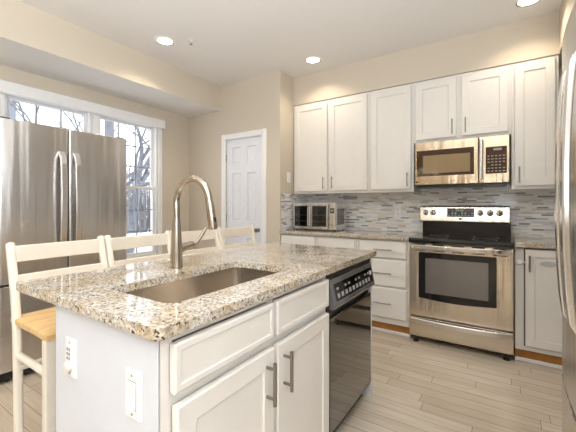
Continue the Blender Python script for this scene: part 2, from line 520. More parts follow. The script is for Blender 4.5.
M['muntin'] = plain('grey_muntin', lin(150, 156, 166), .5)
window('window_1', *W1); window('window_2', *W2)
# casing around the pair
bm = bmesh.new()
for a, b in ((W1[0] - .06, W1[0] + .004), (W1[1] - .004, W2[0] + .004), (W2[1] - .004, W2[1] + .045)):
    box(bm, XW, XW + .018, a, b, WZ[0] - .02, WZ[1] + .03)
box(bm, XW, XW + .045, W1[0] - .08, W2[1] + .085, WZ[0] - .045, WZ[0] - .02); box(bm, XW, XW + .016, W1[0] - .06, W2[1] + .065, WZ[0] - .11, WZ[0] - .045)
struct('trim_2', bm, 'trim', bevel=.003)
vl = thing('blind_valance', 'white window blind valance box running along the top of the window pair', 'valance', (XW + .02, 1.8, 2.17))
bm = bmesh.new(); box(bm, 0, .055, -.87, .835, 0, .105); obj('valance_box', bm, 'trim', vl, .006)

# ------------------------------------------------------------------ refrigerators
def curved_slab(bm, x0, x1, z0, z1, yb, yf, bulge=.012, r=.012, n=12):
    """door skin: plan profile with rounded vertical edges and a slight bow, facing -y"""
    prof = [(x0, yb)]
    m = (x0 + x1) / 2; h = (x1 - x0) / 2
    for i in range(5):
        a = PI / 2 * i / 4; prof.append((x0 + r - r * math.cos(a), yf + r - r * math.sin(a)))
    for i in range(1, n):
        x = x0 + r + (x1 - x0 - 2 * r) * i / n; prof.append((x, yf - bulge * (1 - ((x - m) / (h - r)) ** 2)))
    for i in range(5):
        a = PI / 2 * (1 - i / 4); prof.append((x1 - r + r * math.cos(a), yf + r - r * math.sin(a)))
    prof.append((x1, yb))
    return prism(bm, prof, z0, z1, 'z')

def fridge(loc, rz, w, label, logo=False, zs=.635, sp=0):
    """local: front faces -y at y=0, x centred"""
    f = thing('refrigerator', label, 'refrigerator', loc, rz)
    h = w / 2
    bx('body', 'fridgeside', f, -h, h, .075, .78, .06, 1.765, bevel=.004)
    for s in (-1, 1):
        a, b = (-h, sp - .003) if s < 0 else (sp + .003, h)
        bm = bmesh.new(); curved_slab(bm, a, b, zs + .01, 1.78, .07, 0, .010)
        d = obj('door', bm, 'fridge', f, .003, smooth=True)
        bm = bmesh.new(); xh = sp + s * .05
        pts = []
        for i in range(15):
            t = i / 14; z = .86 + .74 * t
            pts.append((xh + s * .0 , -.016 - .036 * math.sin(PI * t) ** .3 if 0 < t < 1 else -.006, z))
        sweep(bm, pts, (1, 0, 0), .042, .016)
        obj('handle', bm, 'steel', d, .004, smooth=True)
    bx('gasket', 'black', f, -h + .01, h - .01, .066, .08, .1, 1.76, bevel=0)
    bm = bmesh.new(); curved_slab(bm, -h, h, .085, zs - .004, .07, 0, .012)
    d = obj('freezer_drawer', bm, 'fridge', f, .003, smooth=True)
    bx('grip_lip', 'steel', d, -h + .05, h - .05, -.004, .03, zs - .012, zs - .002, bevel=.002)
    bx('base_grille', 'black', f, -h + .01, h - .01, .03, .74, .022, .083, bevel=0)
    for s in (-1, 1):
        bm = bmesh.new(); lathe(bm, [(.022, 0), (.022, .014), (.012, .016), (.012, .05)], 14, 'z', (s * (h - .03), .06, 0)); obj('foot', bm, 'pull', f)
        bx('hinge', 'black', f, s * (h - .04) - .03, s * (h - .04) + .03, .03, .14, 1.765, 1.795, bevel=.004)
        if sp: bx('hinge', 'black', f, s * (h - .012) - .014, s * (h - .012) + .014, -.008, .05, zs - .006, zs + .012, bevel=.003)
    if logo:
        bx('emblem', 'dark', f, h - .125, h - .095, -.006, .002, 1.685, 1.705, bevel=.001)
    return f
fridge((-2.765, 1.205, 0), PI / 2, .88, 'stainless french door refrigerator standing in front of the windows', True, .66, -.026)
fridge((.182, 1.10, 0), -PI / 2, .90, 'stainless refrigerator at the frame edge with bowed handle beside the base cabinet', False, .595)

# ------------------------------------------------------------------ wall cabinets
YU = 3.362       # face-frame front plane of wall cabinets
def wall_cabinet(label, x0, x1, z0, doors, handles):
    c = thing('wall_cabinet', label, 'cabinet', (0, 0, 0))
    bm = bmesh.new(); box(bm, x0 + .0005, x1 - .0005, YU, YB - .009, z0, 2.398); obj('body', bm, 'cab', c, .001)
    for (a, b, d0, d1), hx in zip(doors, handles):
        d = obj('door', door_bm(a, b, d0, d1, YU - .006, stile=.062, depth=.010), 'cab', c)
        if hx is not None:
            obj('handle', pull_bm(hx, YU - .026, d0 + .092, .135, True, .0055, .028), 'pull', d, smooth=True)
    return c
T = 2.372; B = 1.362
wall_cabinet('two door white wall cabinet above the toaster oven', SX + .003, -1.163, 1.336, [(-2.085, -1.655, B, T), (-1.628, -1.19, B, T)], [-1.694, -1.586])
wall_cabinet('single door white wall cabinet between two door cabinet and microwave', -1.163, -.722, 1.336, [(-1.148, -.745, B, T)], [-.777])
wall_cabinet('short two door white wall cabinet directly above the microwave', -.722, .066, 1.803, [(-.703, -.350, 1.828, T), (-.308, .045, 1.828, T)], [-.382, -.274])
wall_cabinet('tall single door white wall cabinet between microwave and soffit return', .066, .377, 1.336, [(.088, .355, B, T)], [.120])

# ------------------------------------------------------------------ microwave
mw = thing('microwave', 'stainless over the range microwave with brown glass door', 'microwave', (0, 0, 0))
x0, x1, z0, z1, yf = -.70, .055, 1.388, 1.80, 3.30
bx('body', 'black', mw, x0, x1, yf + .03, YB - .009, z0, z1, bevel=.003)
d = bx('door', 'steelm', mw, x0 + .002, -.172, yf - .008, yf + .03, z0 + .004, z1 - .004, bevel=.006)
bx('window', 'mwglass', d, -.683, -.205, yf - .0095, yf, 1.474, 1.715, bevel=.001)
bx('screen', 'mwpane', d, -.625, -.235, yf - .0102, yf, 1.50, 1.665, bevel=.0005)
bm = bmesh.new(); xh = -.150
tube(bm, [(xh, yf - .045, 1.43), (xh, yf - .045, 1.765)], .0145, 14)
for z in (1.455, 1.74): tube(bm, [(xh, yf - .045, z), (xh, yf + .0, z)], .009, 10)
obj('handle', bm, 'steel', d, smooth=True)
p = bx('control_side', 'steelm', mw, -.170, x1 - .002, yf - .006, yf + .03, z0 + .004, z1 - .004, bevel=.006)
bx('keypad', 'mwglass', p, -.118, .034, yf - .0075, yf, 1.472, 1.70, bevel=.001)
bx('clock', 'greyink', p, -.062, -.002, yf - .0082, yf - .007, 1.668, 1.686, bevel=0)
for i in range(5):
    for j in range(6):
        if j == 2 and i in (0, 4): continue
        cx = -.097 + i * .0275; cz = 1.492 + j * .026
        bx('key', 'greyink', p, cx - .008, cx + .008, yf - .0082, yf - .007, cz - .004, cz + .004, bevel=0)
bx('emblem', 'dark', d, -.69, -.672, yf - .0095, yf, 1.412, 1.427, bevel=.001)
bx('vent_grille', 'black', mw, x0 + .02, x1 - .02, yf + .03, yf + .25, z0 - .018, z0 + .001, bevel=.002)

# ------------------------------------------------------------------ base cabinets of the back wall
YF = 3.085      # face frame plane
def base_body(c, x0, x1, shoe=True):
    bx('body', 'cab', c, x0, x1, YF, YB - .001, .095, .882, bevel=.001)
    bx('toe_kick', 'toekick', c, x0, x1, YF + .03, YF + .05, 0.02, .095, bevel=0)
    bx('shoe_molding', 'trim', c, x0, x1, YF + .012, YF + .03, 0, .026, bevel=.004)
def drawer(c, a, b, z0, z1, hx, hw=.16):
    d = obj('drawer', door_bm(a, b, z0, z1, YF - .006, stile=0, chamfer=.008), 'cab', c)
    if hx is not None: obj('handle', pull_bm(hx, YF - .026, (z0 + z1) / 2, hw, False, .005, .028), 'pull', d, smooth=True)
    return d
c = thing('base_cabinet', 'two door white base cabinet under the toaster oven', 'cabinet')
base_body(c, SX + .003, -1.182)
for a, b, hx in ((-2.09, -1.66, None), (-1.63, -1.21, None)):
    drawer(c, a, b, .71, .868, None)
    d = obj('door', door_bm(a, b, .12, .69, YF - .006), 'cab', c)
    obj('handle', pull_bm(b - .035 if a < -2 else a + .035, YF - .026, .6, .13, True, .0055), 'pull', d, smooth=True)
c = thing('drawer_base_cabinet', 'white three drawer base cabinet beside the range', 'cabinet')
base_body(c, -1.18, -.697)
for z0, z1 in ((.708, .868), (.445, .692), (.15, .43)):
    drawer(c, -1.165, -.722, z0, z1, -.935, .17)
bx('filler_strip', 'edge', c, -.716, -.7, YF - .006, YF - .0005, .1, .88, bevel=0)
c = thing('base_cabinet', 'narrow white base cabinet between range and refrigerator', 'cabinet')
base_body(c, .083, .99)
dr = obj('door', door_bm(.148, .545, .135, .868, YF - .006), 'cab', c)
bm = bmesh.new(); box(bm, .139, .146, YF - .004, YF - .0005, .13, .872); box(bm, .146, .545, YF - .004, YF - .0005, .870, .8745); box(bm, .146, .545, YF - .004, YF - .0005, .128, .1335)
obj('door_gap', bm, 'gap', c)
obj('handle', pull_bm(.172, YF - .026, .765, .12, True, .006), 'pull', dr, smooth=True)
bm = bmesh.new(); lathe(bm, [(.05, 0), (.05, -.001), (.001, -.0012)], 28, 'y', (0, 0, 0))
for v in bm.verts: v.co.z *= .42; v.co += Vector((.285, YF - .0195, .765))
obj('oval_sticker', bm, M['sticker'] if 'sticker' in M else plain('grey_sticker', lin(190, 190, 190), .4), dr)
lk = thing('child_lock', 'small round white child safety latch beside the narrow base cabinet door', 'latch', (.112, YF, .765))
bm = bmesh.new(); lathe(bm, [(.02, -.0005), (.02, -.010), (.014, -.018), (.004, -.02)], 18, 'y'); obj('latch_knob', bm, 'plate', lk, smooth=True)
bm = bmesh.new(); tube(bm, [(.014, -.009, 0), (.034, -.022, .004)], .004, 8); obj('strap', bm, 'plate', lk)

# counters
def counter(label, x0, x1):
    o = obj('granite_counter', slab(bmesh.new(), [(x0, 3.04), (x1, 3.04), (x1, YB - .009), (x0, YB - .009)], .883, .914), 'granite', None, .004)
    return tag(o, label, 'counter')
counter('speckled granite counter carrying the toaster oven along the mosaic wall', SX + .009, -.697)
counter('short speckled granite counter between range and refrigerator', .083, XR - .001)

# ------------------------------------------------------------------ range
rg = thing('kitchen_range', 'freestanding stainless electric range with black glass cooktop', 'range')
a, b = -.692, .078; yd = 3.035
bx('body', 'steelw', rg, a + .004, b - .004, yd + .03, YB - .02, .075, .895, bevel=.002)
# cooktop with raised rim
bm = bmesh.new(); box(bm, a, b, 3.022, 3.60, .896, .914); ct = obj('cooktop', bm, 'gloss', rg, .005)
bx('front_lip', 'gloss', rg, a, b, 3.012, 3.035, .872, .905, bevel=.006)
for cx, cy, r in ((-.5, 3.18, .1), (-.12, 3.18, .09), (-.5, 3.43, .08), (-.12, 3.43, .1)):
    bm = bmesh.new(); seg = 32
    v1 = [bm.verts.new((cx + r * math.cos(2 * PI * k / seg), cy + r * math.sin(2 * PI * k / seg), .9145)) for k in range(seg)]
    v2 = [bm.verts.new((cx + (r - .004) * math.cos(2 * PI * k / seg), cy + (r - .004) * math.sin(2 * PI * k / seg), .9145)) for k in range(seg)]
    for k in range(seg): bm.faces.new((v1[k], v1[(k + 1) % seg], v2[(k + 1) % seg], v2[k]))
    obj('burner_ring', bm, 'greyink', rg)
# backguard: black slope then stainless console
bm = bmesh.new(); prism(bm, [(3.572, .905), (3.577, 1.05), (3.67, 1.05), (3.67, .905)], a + .01, b - .01, 'x'); obj('back_vent', bm, 'gloss', rg, .003)
bm = bmesh.new(); prof = [(3.565, 1.035), (3.56, 1.05), (3.583, 1.18), (3.60, 1.196), (3.67, 1.196), (3.67, 1.035)]
prism(bm, prof, a - .018, b - .018 + .0, 'x'); cs = obj('console', bm, 'steelw', rg, .006)
sl = (3.583 - 3.56) / .13
def con(z): return 3.56 + (z - 1.05) * sl
def conbox(bm, x0, x1, z0, z1, t):
    A = []
    for x in (x0, x1):
        for z in (z0, z1):
            A.append([bm.verts.new((x, con(z) - t, z)), bm.verts.new((x, con(z) + .002, z))])
    q = [A[0], A[2], A[3], A[1]]
    bm.faces.new([k[0] for k in q]); bm.faces.new([k[1] for k in q][::-1])
    for i in range(4): bm.faces.new((q[i][0], q[i][1], q[(i + 1) % 4][1], q[(i + 1) % 4][0]))
bm = bmesh.new(); conbox(bm, -.455, -.222, 1.088, 1.172, .002); dp = obj('display', bm, 'black', cs)
bm = bmesh.new()
for i in range(8):
    cx = -.437 + i * .0285
    conbox(bm, cx - .008, cx + .008, 1.101, 1.108, .0026); conbox(bm, cx - .007, cx + .007, 1.116, 1.132, .0026) if i % 3 else None
    conbox(bm, cx - .006, cx + .006, 1.146, 1.150, .0026)
obj('button_markings', bm, 'greyink', dp)
bm = bmesh.new()
for i in range(4): conbox(bm, -.375 + i * .016 + (.004 if i > 1 else 0), -.365 + i * .016 + (.004 if i > 1 else 0), 1.143, 1.162, .003)
obj('clock_digits', bm, 'led', dp)
bm = bmesh.new(); conbox(bm, -.352, -.328, 1.06, 1.078, .002); obj('emblem', bm, 'dark', cs)
for kx in (-.652, -.582, -.172, -.092, -.018):
    z = 1.128; bm = bmesh.new()
    lathe(bm, [(.0275, .004), (.0275, -.004), (.021, -.008), (.018, -.026), (.006, -.028)], 20, 'y', (kx, con(z), z)); kn = obj('knob', bm, 'knobs', cs, smooth=True)
    bm = bmesh.new(); box(bm, kx - .0045, kx + .0045, con(z) - .034, con(z) - .024, z - .018, z + .018); obj('grip', bm, 'black', kn, .002)
# oven door
bm = bmesh.new(); prism(bm, [(yd + .03, .235), (yd - .004, .235), (yd - .012, .30), (yd - .012, .80), (yd - .004, .865), (yd + .03, .865)], a + .004, b - .004, 'x')
od = obj('oven_door', bm, 'steelw', rg, .004)
bm = bmesh.new(); z0, z1 = .40, .795; x0, x1 = -.61, -.035
pts = [(x0 + .01, z1), (x0, z1 - .01), (x0, z0 + .02)] + [(x0 + (x1 - x0) * t, z0 - .018 * math.sin(PI * t)) for t in [i / 10 for i in range(11)]] + [(x1, z0 + .02), (x1, z1 - .01), (x1 - .01, z1)]
prism(bm, [(p[0], p[1]) for p in pts], yd - .0145, yd - .004, 'y'); of = obj('window_frame', bm, 'gloss', od, .001)
bx('window_glass', 'glassblack', od, x0 + .055, x1 - .055, yd - .0155, yd - .013, z0 + .045, z1 - .05, bevel=.001)
bm = bmesh.new()
for i in range(7): tube(bm, [(x0 + .06, yd - .0157, .47 + i * .04), (x1 - .06, yd - .0157, .47 + i * .04)], .0006, 4)
bm.free()
bm = bmesh.new(); pts = []
for i in range(17):
    t = i / 16; pts.append((a + .02 + (b - a - .04) * t, yd - .03 - .028 * math.sin(PI * t) ** .6 if 0 < t < 1 else yd - .006, .842))
sweep(bm, pts, (0, 0, 1), .036, .018); obj('handle', bm, 'steel', od, .006, smooth=True)
for i in range(5):
    cx = -.6 + i * .147
    bx('vent_slot', 'dark', od, cx - .045, cx + .045, yd - .0075, yd - .003, .856, .863, bevel=0)
    bx('vent_slot', 'dark', od, cx - .045, cx + .045, yd - .0130, yd - .003, .806, .812, bevel=0)
# storage drawer
bm = bmesh.new(); prism(bm, [(yd + .03, .055), (yd - .002, .055), (yd - .010, .09), (yd - .010, .222), (yd + .03, .226)], a + .004, b - .004, 'x'); sd = obj('storage_drawer', bm, 'steelw', rg, .003)
bm = bmesh.new(); pts = [(a + .012 + (b - a - .024) * i / 16, yd - .014 - .03 * math.sin(PI * i / 16) ** .7 if 0 < i < 16 else yd - .006, .196) for i in range(17)]
sweep(bm, pts, (0, 0, 1), .042, .016); obj('handle', bm, 'steel', sd, .006, smooth=True)
for x in (a + .05, b - .05):
    for yy in (3.06, 3.6):
        bm = bmesh.new(); lathe(bm, [(.022, 0), (.022, .012), (.012, .016), (.012, .078)], 12, 'z', (x, yy, 0)); obj('foot', bm, 'black', rg)

# ------------------------------------------------------------------ toaster oven
to = thing('toaster_oven', 'stainless french door toaster oven on the granite counter', 'toaster oven', (-1.80, 3.30, .914))
w = .555; h = w / 2; zt = .315
bx('body', 'steel', to, -h + .004, h - .004, .26, .30, .012, zt, bevel=.004)
bm = bmesh.new(); box(bm, -h, -h + .012, 0, .26, .012, zt); box(bm, h - .088, h, .0, .26, .012, zt); box(bm, -h + .012, h - .088, 0, .26, zt - .03, zt); box(bm, -h + .012, h - .088, 0, .26, .012, .03)
obj('casing', bm, 'steel', to, .003)
bx('cavity', 'black', to, -h + .013, h - .09, .245, .258, .031, zt - .031, bevel=0)
xm = (-h + h - .088) / 2 + .004
for s, (p, q) in ((-1, (-h + .006, xm - .002)), (1, (xm + .002, h - .09))):
    bm = bmesh.new(); f = .024; z0, z1 = .022, zt - .012
    box(bm, p, p + f, -.018, -.001, z0, z1); box(bm, q - f, q, -.018, -.001, z0, z1); box(bm, p + f, q - f, -.018, -.001, z0, z0 + f); box(bm, p + f, q - f, -.018, -.001, z1 - f, z1)
    d = obj('door', bm, 'steel', to, .002)
    bx('pane', 'tglass', d, p + f, q - f, -.012, -.008, z0 + f, z1 - f, bevel=0)
    hx = q - .012 if s < 0 else p + .012
    obj('handle', pull_bm(hx, -.018, (z0 + z1) / 2, .21, True, .006, .03), 'steel', d, smooth=True)
for z in (.10, .17):
    bm = bmesh.new()
    for i in range(14): tube(bm, [(-h + .02 + i * .028, .01, z), (-h + .02 + i * .028, .24, z)], .0015, 5)
    tube(bm, [(-h + .014, .01, z), (h - .09, .01, z)], .0025, 6); tube(bm, [(-h + .014, .23, z), (h - .09, .23, z)], .0025, 6)
    obj('rack', bm, 'pull', to)
pn = bx('control_panel', 'steel', to, h - .082, h - .004, -.012, -.001, .02, zt - .008, bevel=.003)
bx('screen', 'black', pn, h - .066, h - .02, -.0135, -.01, .20, .255, bevel=.001)
bm = bmesh.new(); box(bm, h - .056, h - .03, -.0142, -.0133, .218, .238); obj('screen_digits', bm, 'greyink', pn)
bm = bmesh.new(); box(bm, h - .078, h - .01, -.0135, -.011, .07, .073); obj('panel_line', bm, 'dark', pn)
for i in range(3):
    bm = bmesh.new(); lathe(bm, [(.008, 0), (.008, -.004), (.003, -.005)], 12, 'y', (h - .066 + i * .022, -.012, .05)); obj('button', bm, 'pull', pn)
for sx in (-h + .03, h - .03):
    for yy in (.03, .25):
        bm = bmesh.new(); lathe(bm, [(.012, 0), (.012, .013)], 12, 'z', (sx, yy, 0)); obj('foot', bm, 'black', to)
bm = bmesh.new()
for i in range(9):
    box(bm, h - .0005, h + .001, .03 + i * .022, .04 + i * .022, .07, .25)
obj('vent', bm, 'dark', to)

# ------------------------------------------------------------------ island
XI = -.692; YI0, YI1 = .492, 2.022; XL = -1.245
# sink base: local frame rotated so that local -y is world +x
ic = thing('sink_base_cabinet', 'white island sink cabinet with two doors and false drawer fronts', 'cabinet', (XI, 0, 0), PI / 2)
bm = bmesh.new(); box(bm, .512, .53, .001, .5, .1, .882); box(bm, 1.362, 1.380, .001, .5, .1, .882); box(bm, .53, 1.362, .48, .5, .1, .882); box(bm, .53, 1.362, .02, .48, .1, .12)
for (p, q, r0, r1) in ((.512, .53, 0, 0),): pass
obj('body', bm, 'cab', ic)
bm = bmesh.new()
box(bm, .495, .525, .0, .02, .1, .882); box(bm, 1.365, 1.383, .0, .02, .1, .882); box(bm, .525, 1.365, 0, .02, .862, .882); box(bm, .525, 1.365, 0, .02, .70, .735); box(bm, .525, 1.365, 0, .02, .1, .125); box(bm, .925, .958, 0, .02, .125, .862)
obj('face_frame', bm, 'cab', ic)
for p, q, hx in ((.518, .934, .888), (.955, 1.368, .992)):
    obj('false_drawer_front', door_bm(p, q, .737, .860, -.006, .02, .018, .004, .006, .004, False), 'cab', ic)
    d = obj('door', door_bm(p + .006 if p < .6 else p, q, .115, .704, -.007, .02, .058, .007, .010), 'cab', ic)
    obj('handle', pull_bm(hx, -.027, .604, .142, True, .0065, .034), 'pull', d, smooth=True)
bx('toe_kick', 'edge', ic, .50, 1.383, .06, .075, 0, .1, bevel=0)
# end and back panels
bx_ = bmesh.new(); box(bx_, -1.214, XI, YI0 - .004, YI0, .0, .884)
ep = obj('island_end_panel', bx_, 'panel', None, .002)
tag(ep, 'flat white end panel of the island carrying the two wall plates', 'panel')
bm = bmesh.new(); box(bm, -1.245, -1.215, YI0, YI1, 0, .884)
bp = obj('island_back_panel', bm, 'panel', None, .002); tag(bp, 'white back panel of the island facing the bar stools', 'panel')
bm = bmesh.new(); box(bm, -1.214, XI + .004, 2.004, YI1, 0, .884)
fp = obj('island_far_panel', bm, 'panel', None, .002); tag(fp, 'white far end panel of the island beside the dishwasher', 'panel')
# island counter with sink cut-out
SK = (-1.145, -.800, .606, 1.270)
outer = [(-1.55, 2.05), (-1.55, .475)]
oc = rrect(-1.525, -.662, .467, 2.052, .022, 5)
bm = slab(bmesh.new(), oc, .884, .914, rrect(SK[0], SK[1], SK[2], SK[3], .04, 6))
ct = obj('granite_island_counter', bm, 'granite', None, .006, seg=3); tag(ct, 'speckled granite island countertop with the sink cut into it', 'counter')
# sink
sk = thing('sink', 'undermount stainless single bowl sink in the island counter', 'sink')
bm = bmesh.new()
def skloop(i, z, r): return [bm.verts.new((x, y, z)) for x, y in rrect(SK[0] + i, SK[1] - i, SK[2] + i, SK[3] - i, max(.01, r), 6)]
L = [skloop(-.02, .8835, .055), skloop(-.003, .8835, .043), skloop(-.003, .87, .043), skloop(.004, .72, .04), skloop(.012, .70, .04), skloop(.035, .690, .03)]
for p, q in zip(L, L[1:]):
    n = len(p)
    for k in range(n): bm.faces.new((p[k], p[(k + 1) % n], q[(k + 1) % n], q[k]))
bm.faces.new(L[-1])
o = obj('basin', bm, 'sinksteel', sk, smooth=True)
so = o.modifiers.new('thick', 'SOLIDIFY'); so.thickness = .0015; so.offset = 0
bm = bmesh.new(); lathe(bm, [(.045, .0008), (.045, .004), (.035, .005), (.03, .002)], 24, 'z', (-.965, .945, .690)); obj('drain', bm, 'pull', sk, smooth=True)

# faucet
fx, fy = -1.250, .980
fa = thing('faucet', 'tall brushed nickel pull down gooseneck faucet behind the sink', 'faucet', (fx, fy, .914))
bm = bmesh.new(); lathe(bm, [(.029, 0), (.029, .004), (.0275, .012), (.0265, .06), (.024, .13), (.0185, .20), (.0150, .235)], 24); obj('base', bm, 'nickel', fa, smooth=True)
bm = bmesh.new(); pts = [(0, 0, .225), (0, 0, .285)]; rad = .106; zc = .298
for i in range(0, 17):
    t = PI * (1 - i / 16); pts.append((rad + rad * math.cos(t), 0, zc + rad * math.sin(t)))
ang = R(7)
pts = pts + [(2 * rad + .004, 0, .29)]
tube(bm, pts, .0155, 16); obj('spout', bm, 'nickel', fa, smooth=True)
bm = bmesh.new(); tube(bm, [(2 * rad + .003, 0, .30), (2 * rad + .006, 0, .283), (2 * rad + .022, 0, .192), (2 * rad + .023, 0, .185)], [.0165, .018, .0195, .017], 18); hd = obj('spray_head', bm, 'nickel', fa, smooth=True)
bm = bmesh.new(); box(bm, 2 * rad + .030, 2 * rad + .037, -.005, .005, .215, .235); obj('spray_button', bm, 'dark', hd, .002)
bm = bmesh.new(); tube(bm, [(0, .012, .082), (0, .085, .096)], [.018, .017], 16); tube(bm, [(0, .087, .096), (0, .096, .098)], [.018, .013], 16)
tube(bm, [(0, .09, .096), (0, .11, .100), (0, .133, .118), (0, .158, .146), (0, .178, .172)], [.009, .010, .009, .0085, .007], 12); obj('lever', bm, 'nickel', fa, smooth=True)

# dishwasher (local frame: x = world y, -y = world +x)
dw = thing('dishwasher', 'black dishwasher built into the end of the island', 'dishwasher', (XI, 0, 0), PI / 2)
p, q = 1.388, 2.000
bx('tub', 'black', dw, p, q, .03, .5, .09, .880, bevel=0)
bx('top_strip', 'black', dw, p + .002, q, .0, .03, .848, .880, bevel=.001)
bx('side_strip', 'black', dw, p, p + .028, -.002, .03, .1, .848, bevel=.002)
bx('kick_plate', 'black', dw, p + .01, q - .005, .05, .07, 0.0, .095, bevel=0)
def dwf(z): return -.006 - .024 * (.840 - z) / .115
bm = bmesh.new(); prof = [(.03, .845), (0, .845), (dwf(.84), .840), (dwf(.725), .725), (-.031, .715), (-.028, .706), (-.018, .699), (.0, .699), (.03, .705)]
prism(bm, prof, p + .030, q - .002, 'x'); cp = obj('control_panel', bm, plain('grey_black_panel', (.13, .13, .135, 1), .12, coat=1), dw, .003, smooth=True)
def dwbox(bm, x0, x1, z0, z1, t):
    V = []
    for x in (x0, x1):
        for z in (z0, z1): V.append((bm.verts.new((x, dwf(z) - t, z)), bm.verts.new((x, dwf(z) + .002, z))))
    q4 = [V[0], V[2], V[3], V[1]]
    bm.faces.new([k[0] for k in q4]); bm.faces.new([k[1] for k in q4][::-1])
    for i in range(4): bm.faces.new((q4[i][0], q4[i][1], q4[(i + 1) % 4][1], q4[(i + 1) % 4][0]))
bm = bmesh.new(); dwbox(bm, p + .06, q - .025, .738, .818, .0012); kp = obj('key_strip', bm, 'gloss', cp, 0)
for i in range(10):
    cx = p + .09 + i * .048; bm = bmesh.new(); dwbox(bm, cx - .015, cx + .015, .748, .770, .0022); obj('key', bm, 'greyink', kp)
    if i % 3 != 1:
        bm = bmesh.new(); dwbox(bm, cx - .012, cx + .012, .788, .798, .0022); obj('indicator', bm, 'greyink', kp)
bm = bmesh.new(); lathe(bm, [(.014, 0), (.014, -.006), (.005, -.007)], 14, 'y', (q - .055, dwf(.79), .79)); obj('dial', bm, 'ink', kp)
bx('pocket', 'black', dw, p + .030, q - .002, .012, .03, .655, .708, bevel=0)
bm = bmesh.new(); prof = [(.03, .66), (.004, .66), (-.004, .655), (-.006, .645), (-.006, .10), (.03, .10)]
prism(bm, prof, p + .030, q - .002, 'x'); obj('door', bm, 'mirrorblack', dw, .002, smooth=True)

# wall plates on the end panel
def plate(name, label, x, z, cat, kind, loc=None, rz=0, w=.072, hgt=.118):
    o = thing(name, label, cat, loc or (x, YI0 - .004, z), rz)
    bm = bmesh.new(); prism(bm, [(-w / 2, 0), (-w / 2, -.003), (-w / 2 + .008, -.007), (w / 2 - .008, -.007), (w / 2, -.003), (w / 2, 0)], -hgt / 2, hgt / 2, 'z'); obj('plate', bm, 'plate', o, .002)
    for s in (-1, 1):
        bm = bmesh.new(); lathe(bm, [(.0032, -.0068), (.0032, -.0078), (.001, -.008)], 10, 'y', (0, 0, s * hgt * .41)); obj('screw', bm, 'greyink', o)
    if kind == 'rocker':
        bm = bmesh.new(); prism(bm, [(-.0065, .034), (-.0115, .034), (-.009, .0), (-.015, -.034), (-.0065, -.034)], -.017, .017, 'x'); obj('rocker', bm, 'plate', o, .001)
        bm = bmesh.new(); box(bm, -.0185, .0185, -.0074, -.0066, -.036, .036); obj('rocker_gap', bm, 'greyink', o)
    if kind == 'control':
        bm = bmesh.new(); box(bm, -.016, .016, -.0105, -.006, -.012, .038); f = obj('insert', bm, 'plate', o, .001)
        bm = bmesh.new()
        for i in range(2):
            for j in range(3): box(bm, -.011 + i * .013, -.003 + i * .013, -.0115, -.0100, -.004 + j * .014, .004 + j * .014)
        obj('buttons', bm, 'greyink', f)
        bm = bmesh.new(); lathe(bm, [(.0165, -.006), (.0165, -.016), (.013, -.022), (.004, -.023)], 18, 'y', (0, 0, -.026)); obj('button', bm, M['almond'], o, smooth=True)
    if kind == 'outlet':
        for s in (-1, 1):
            bm = bmesh.new(); box(bm, -.016, .016, -.0095, -.006, s * .024 - .014, s * .024 + .014); f = obj('socket', bm, 'plate', o, .003)
            bm = bmesh.new(); box(bm, -.008, -.005, -.0102, -.009, s * .024 - .004, s * .024 + .008); box(bm, .005, .008, -.0102, -.009, s * .024 - .004, s * .024 + .008); box(bm, -.002, .002, -.0102, -.009, s * .024 - .010, s * .024 - .006); obj('slots', bm, 'dark', f)
    return o
M['almond'] = plain('almond_plastic', lin(222, 214, 204), .35)
plate('outlet', 'white electrical outlet with round button below the socket on the island panel', -1.121, .728, 'outlet', 'control', hgt=.116)
plate('light_switch', 'white rocker light switch on the island end panel near the corner', -.788, .718, 'light switch', 'rocker', hgt=.12)
plate('outlet', 'white electrical outlet on the mosaic backsplash beside the range', 0, 0, 'outlet', 'outlet', (-.957, YB - .008, 1.133))
plate('light_switch', 'white light switch on the yellowish pantry return wall', 0, 0, 'light switch', 'rocker', (SX, 3.245, 1.53), PI / 2)

# ------------------------------------------------------------------ bar stools (local: back at -x, facing +x, centred on y)
st = thing('bar_stool', 'cream bar stool with honey seat by the near island corner', 'bar stool', (-1.72, .803, 0), 0, 'bar stools along the island')
hw = .212
bm = bmesh.new()
def seat_pt(u, v):
    x = -.232 + .412 * u; y = (-1 + 2 * v) * (.222 + .006 * u)
    return x, y
NU, NV = 10, 12; top = []; bot = []
for i in range(NU + 1):
    u = i / NU; rt = []; rb = []
    for j in range(NV + 1):
        v = j / NV; x, y = seat_pt(u, v)
        dip = .012 * math.sin(PI * v) * math.sin(PI * min(1, u * 1.1)) 
        edge = min(u, 1 - u, v, 1 - v); rd = .008 if edge == 0 else 0
        rt.append(bm.verts.new((x, y, .680 - dip - rd))); rb.append(bm.verts.new((x, y, .647)))
    top.append(rt); bot.append(rb)
for i in range(NU):
    for j in range(NV):
        bm.faces.new((top[i][j], top[i + 1][j], top[i + 1][j + 1], top[i][j + 1])); bm.faces.new((bot[i][j + 1], bot[i + 1][j + 1], bot[i + 1][j], bot[i][j]))
for i in range(NU):
    for j in (0, NV): bm.faces.new((top[i][j], top[i + 1][j], bot[i + 1][j], bot[i][j]))
for j in range(NV):
    for i in (0, NU): bm.faces.new((top[i][j], top[i][j + 1], bot[i][j + 1], bot[i][j]))
obj('seat', bm, 'seat', st, .004, smooth=True)
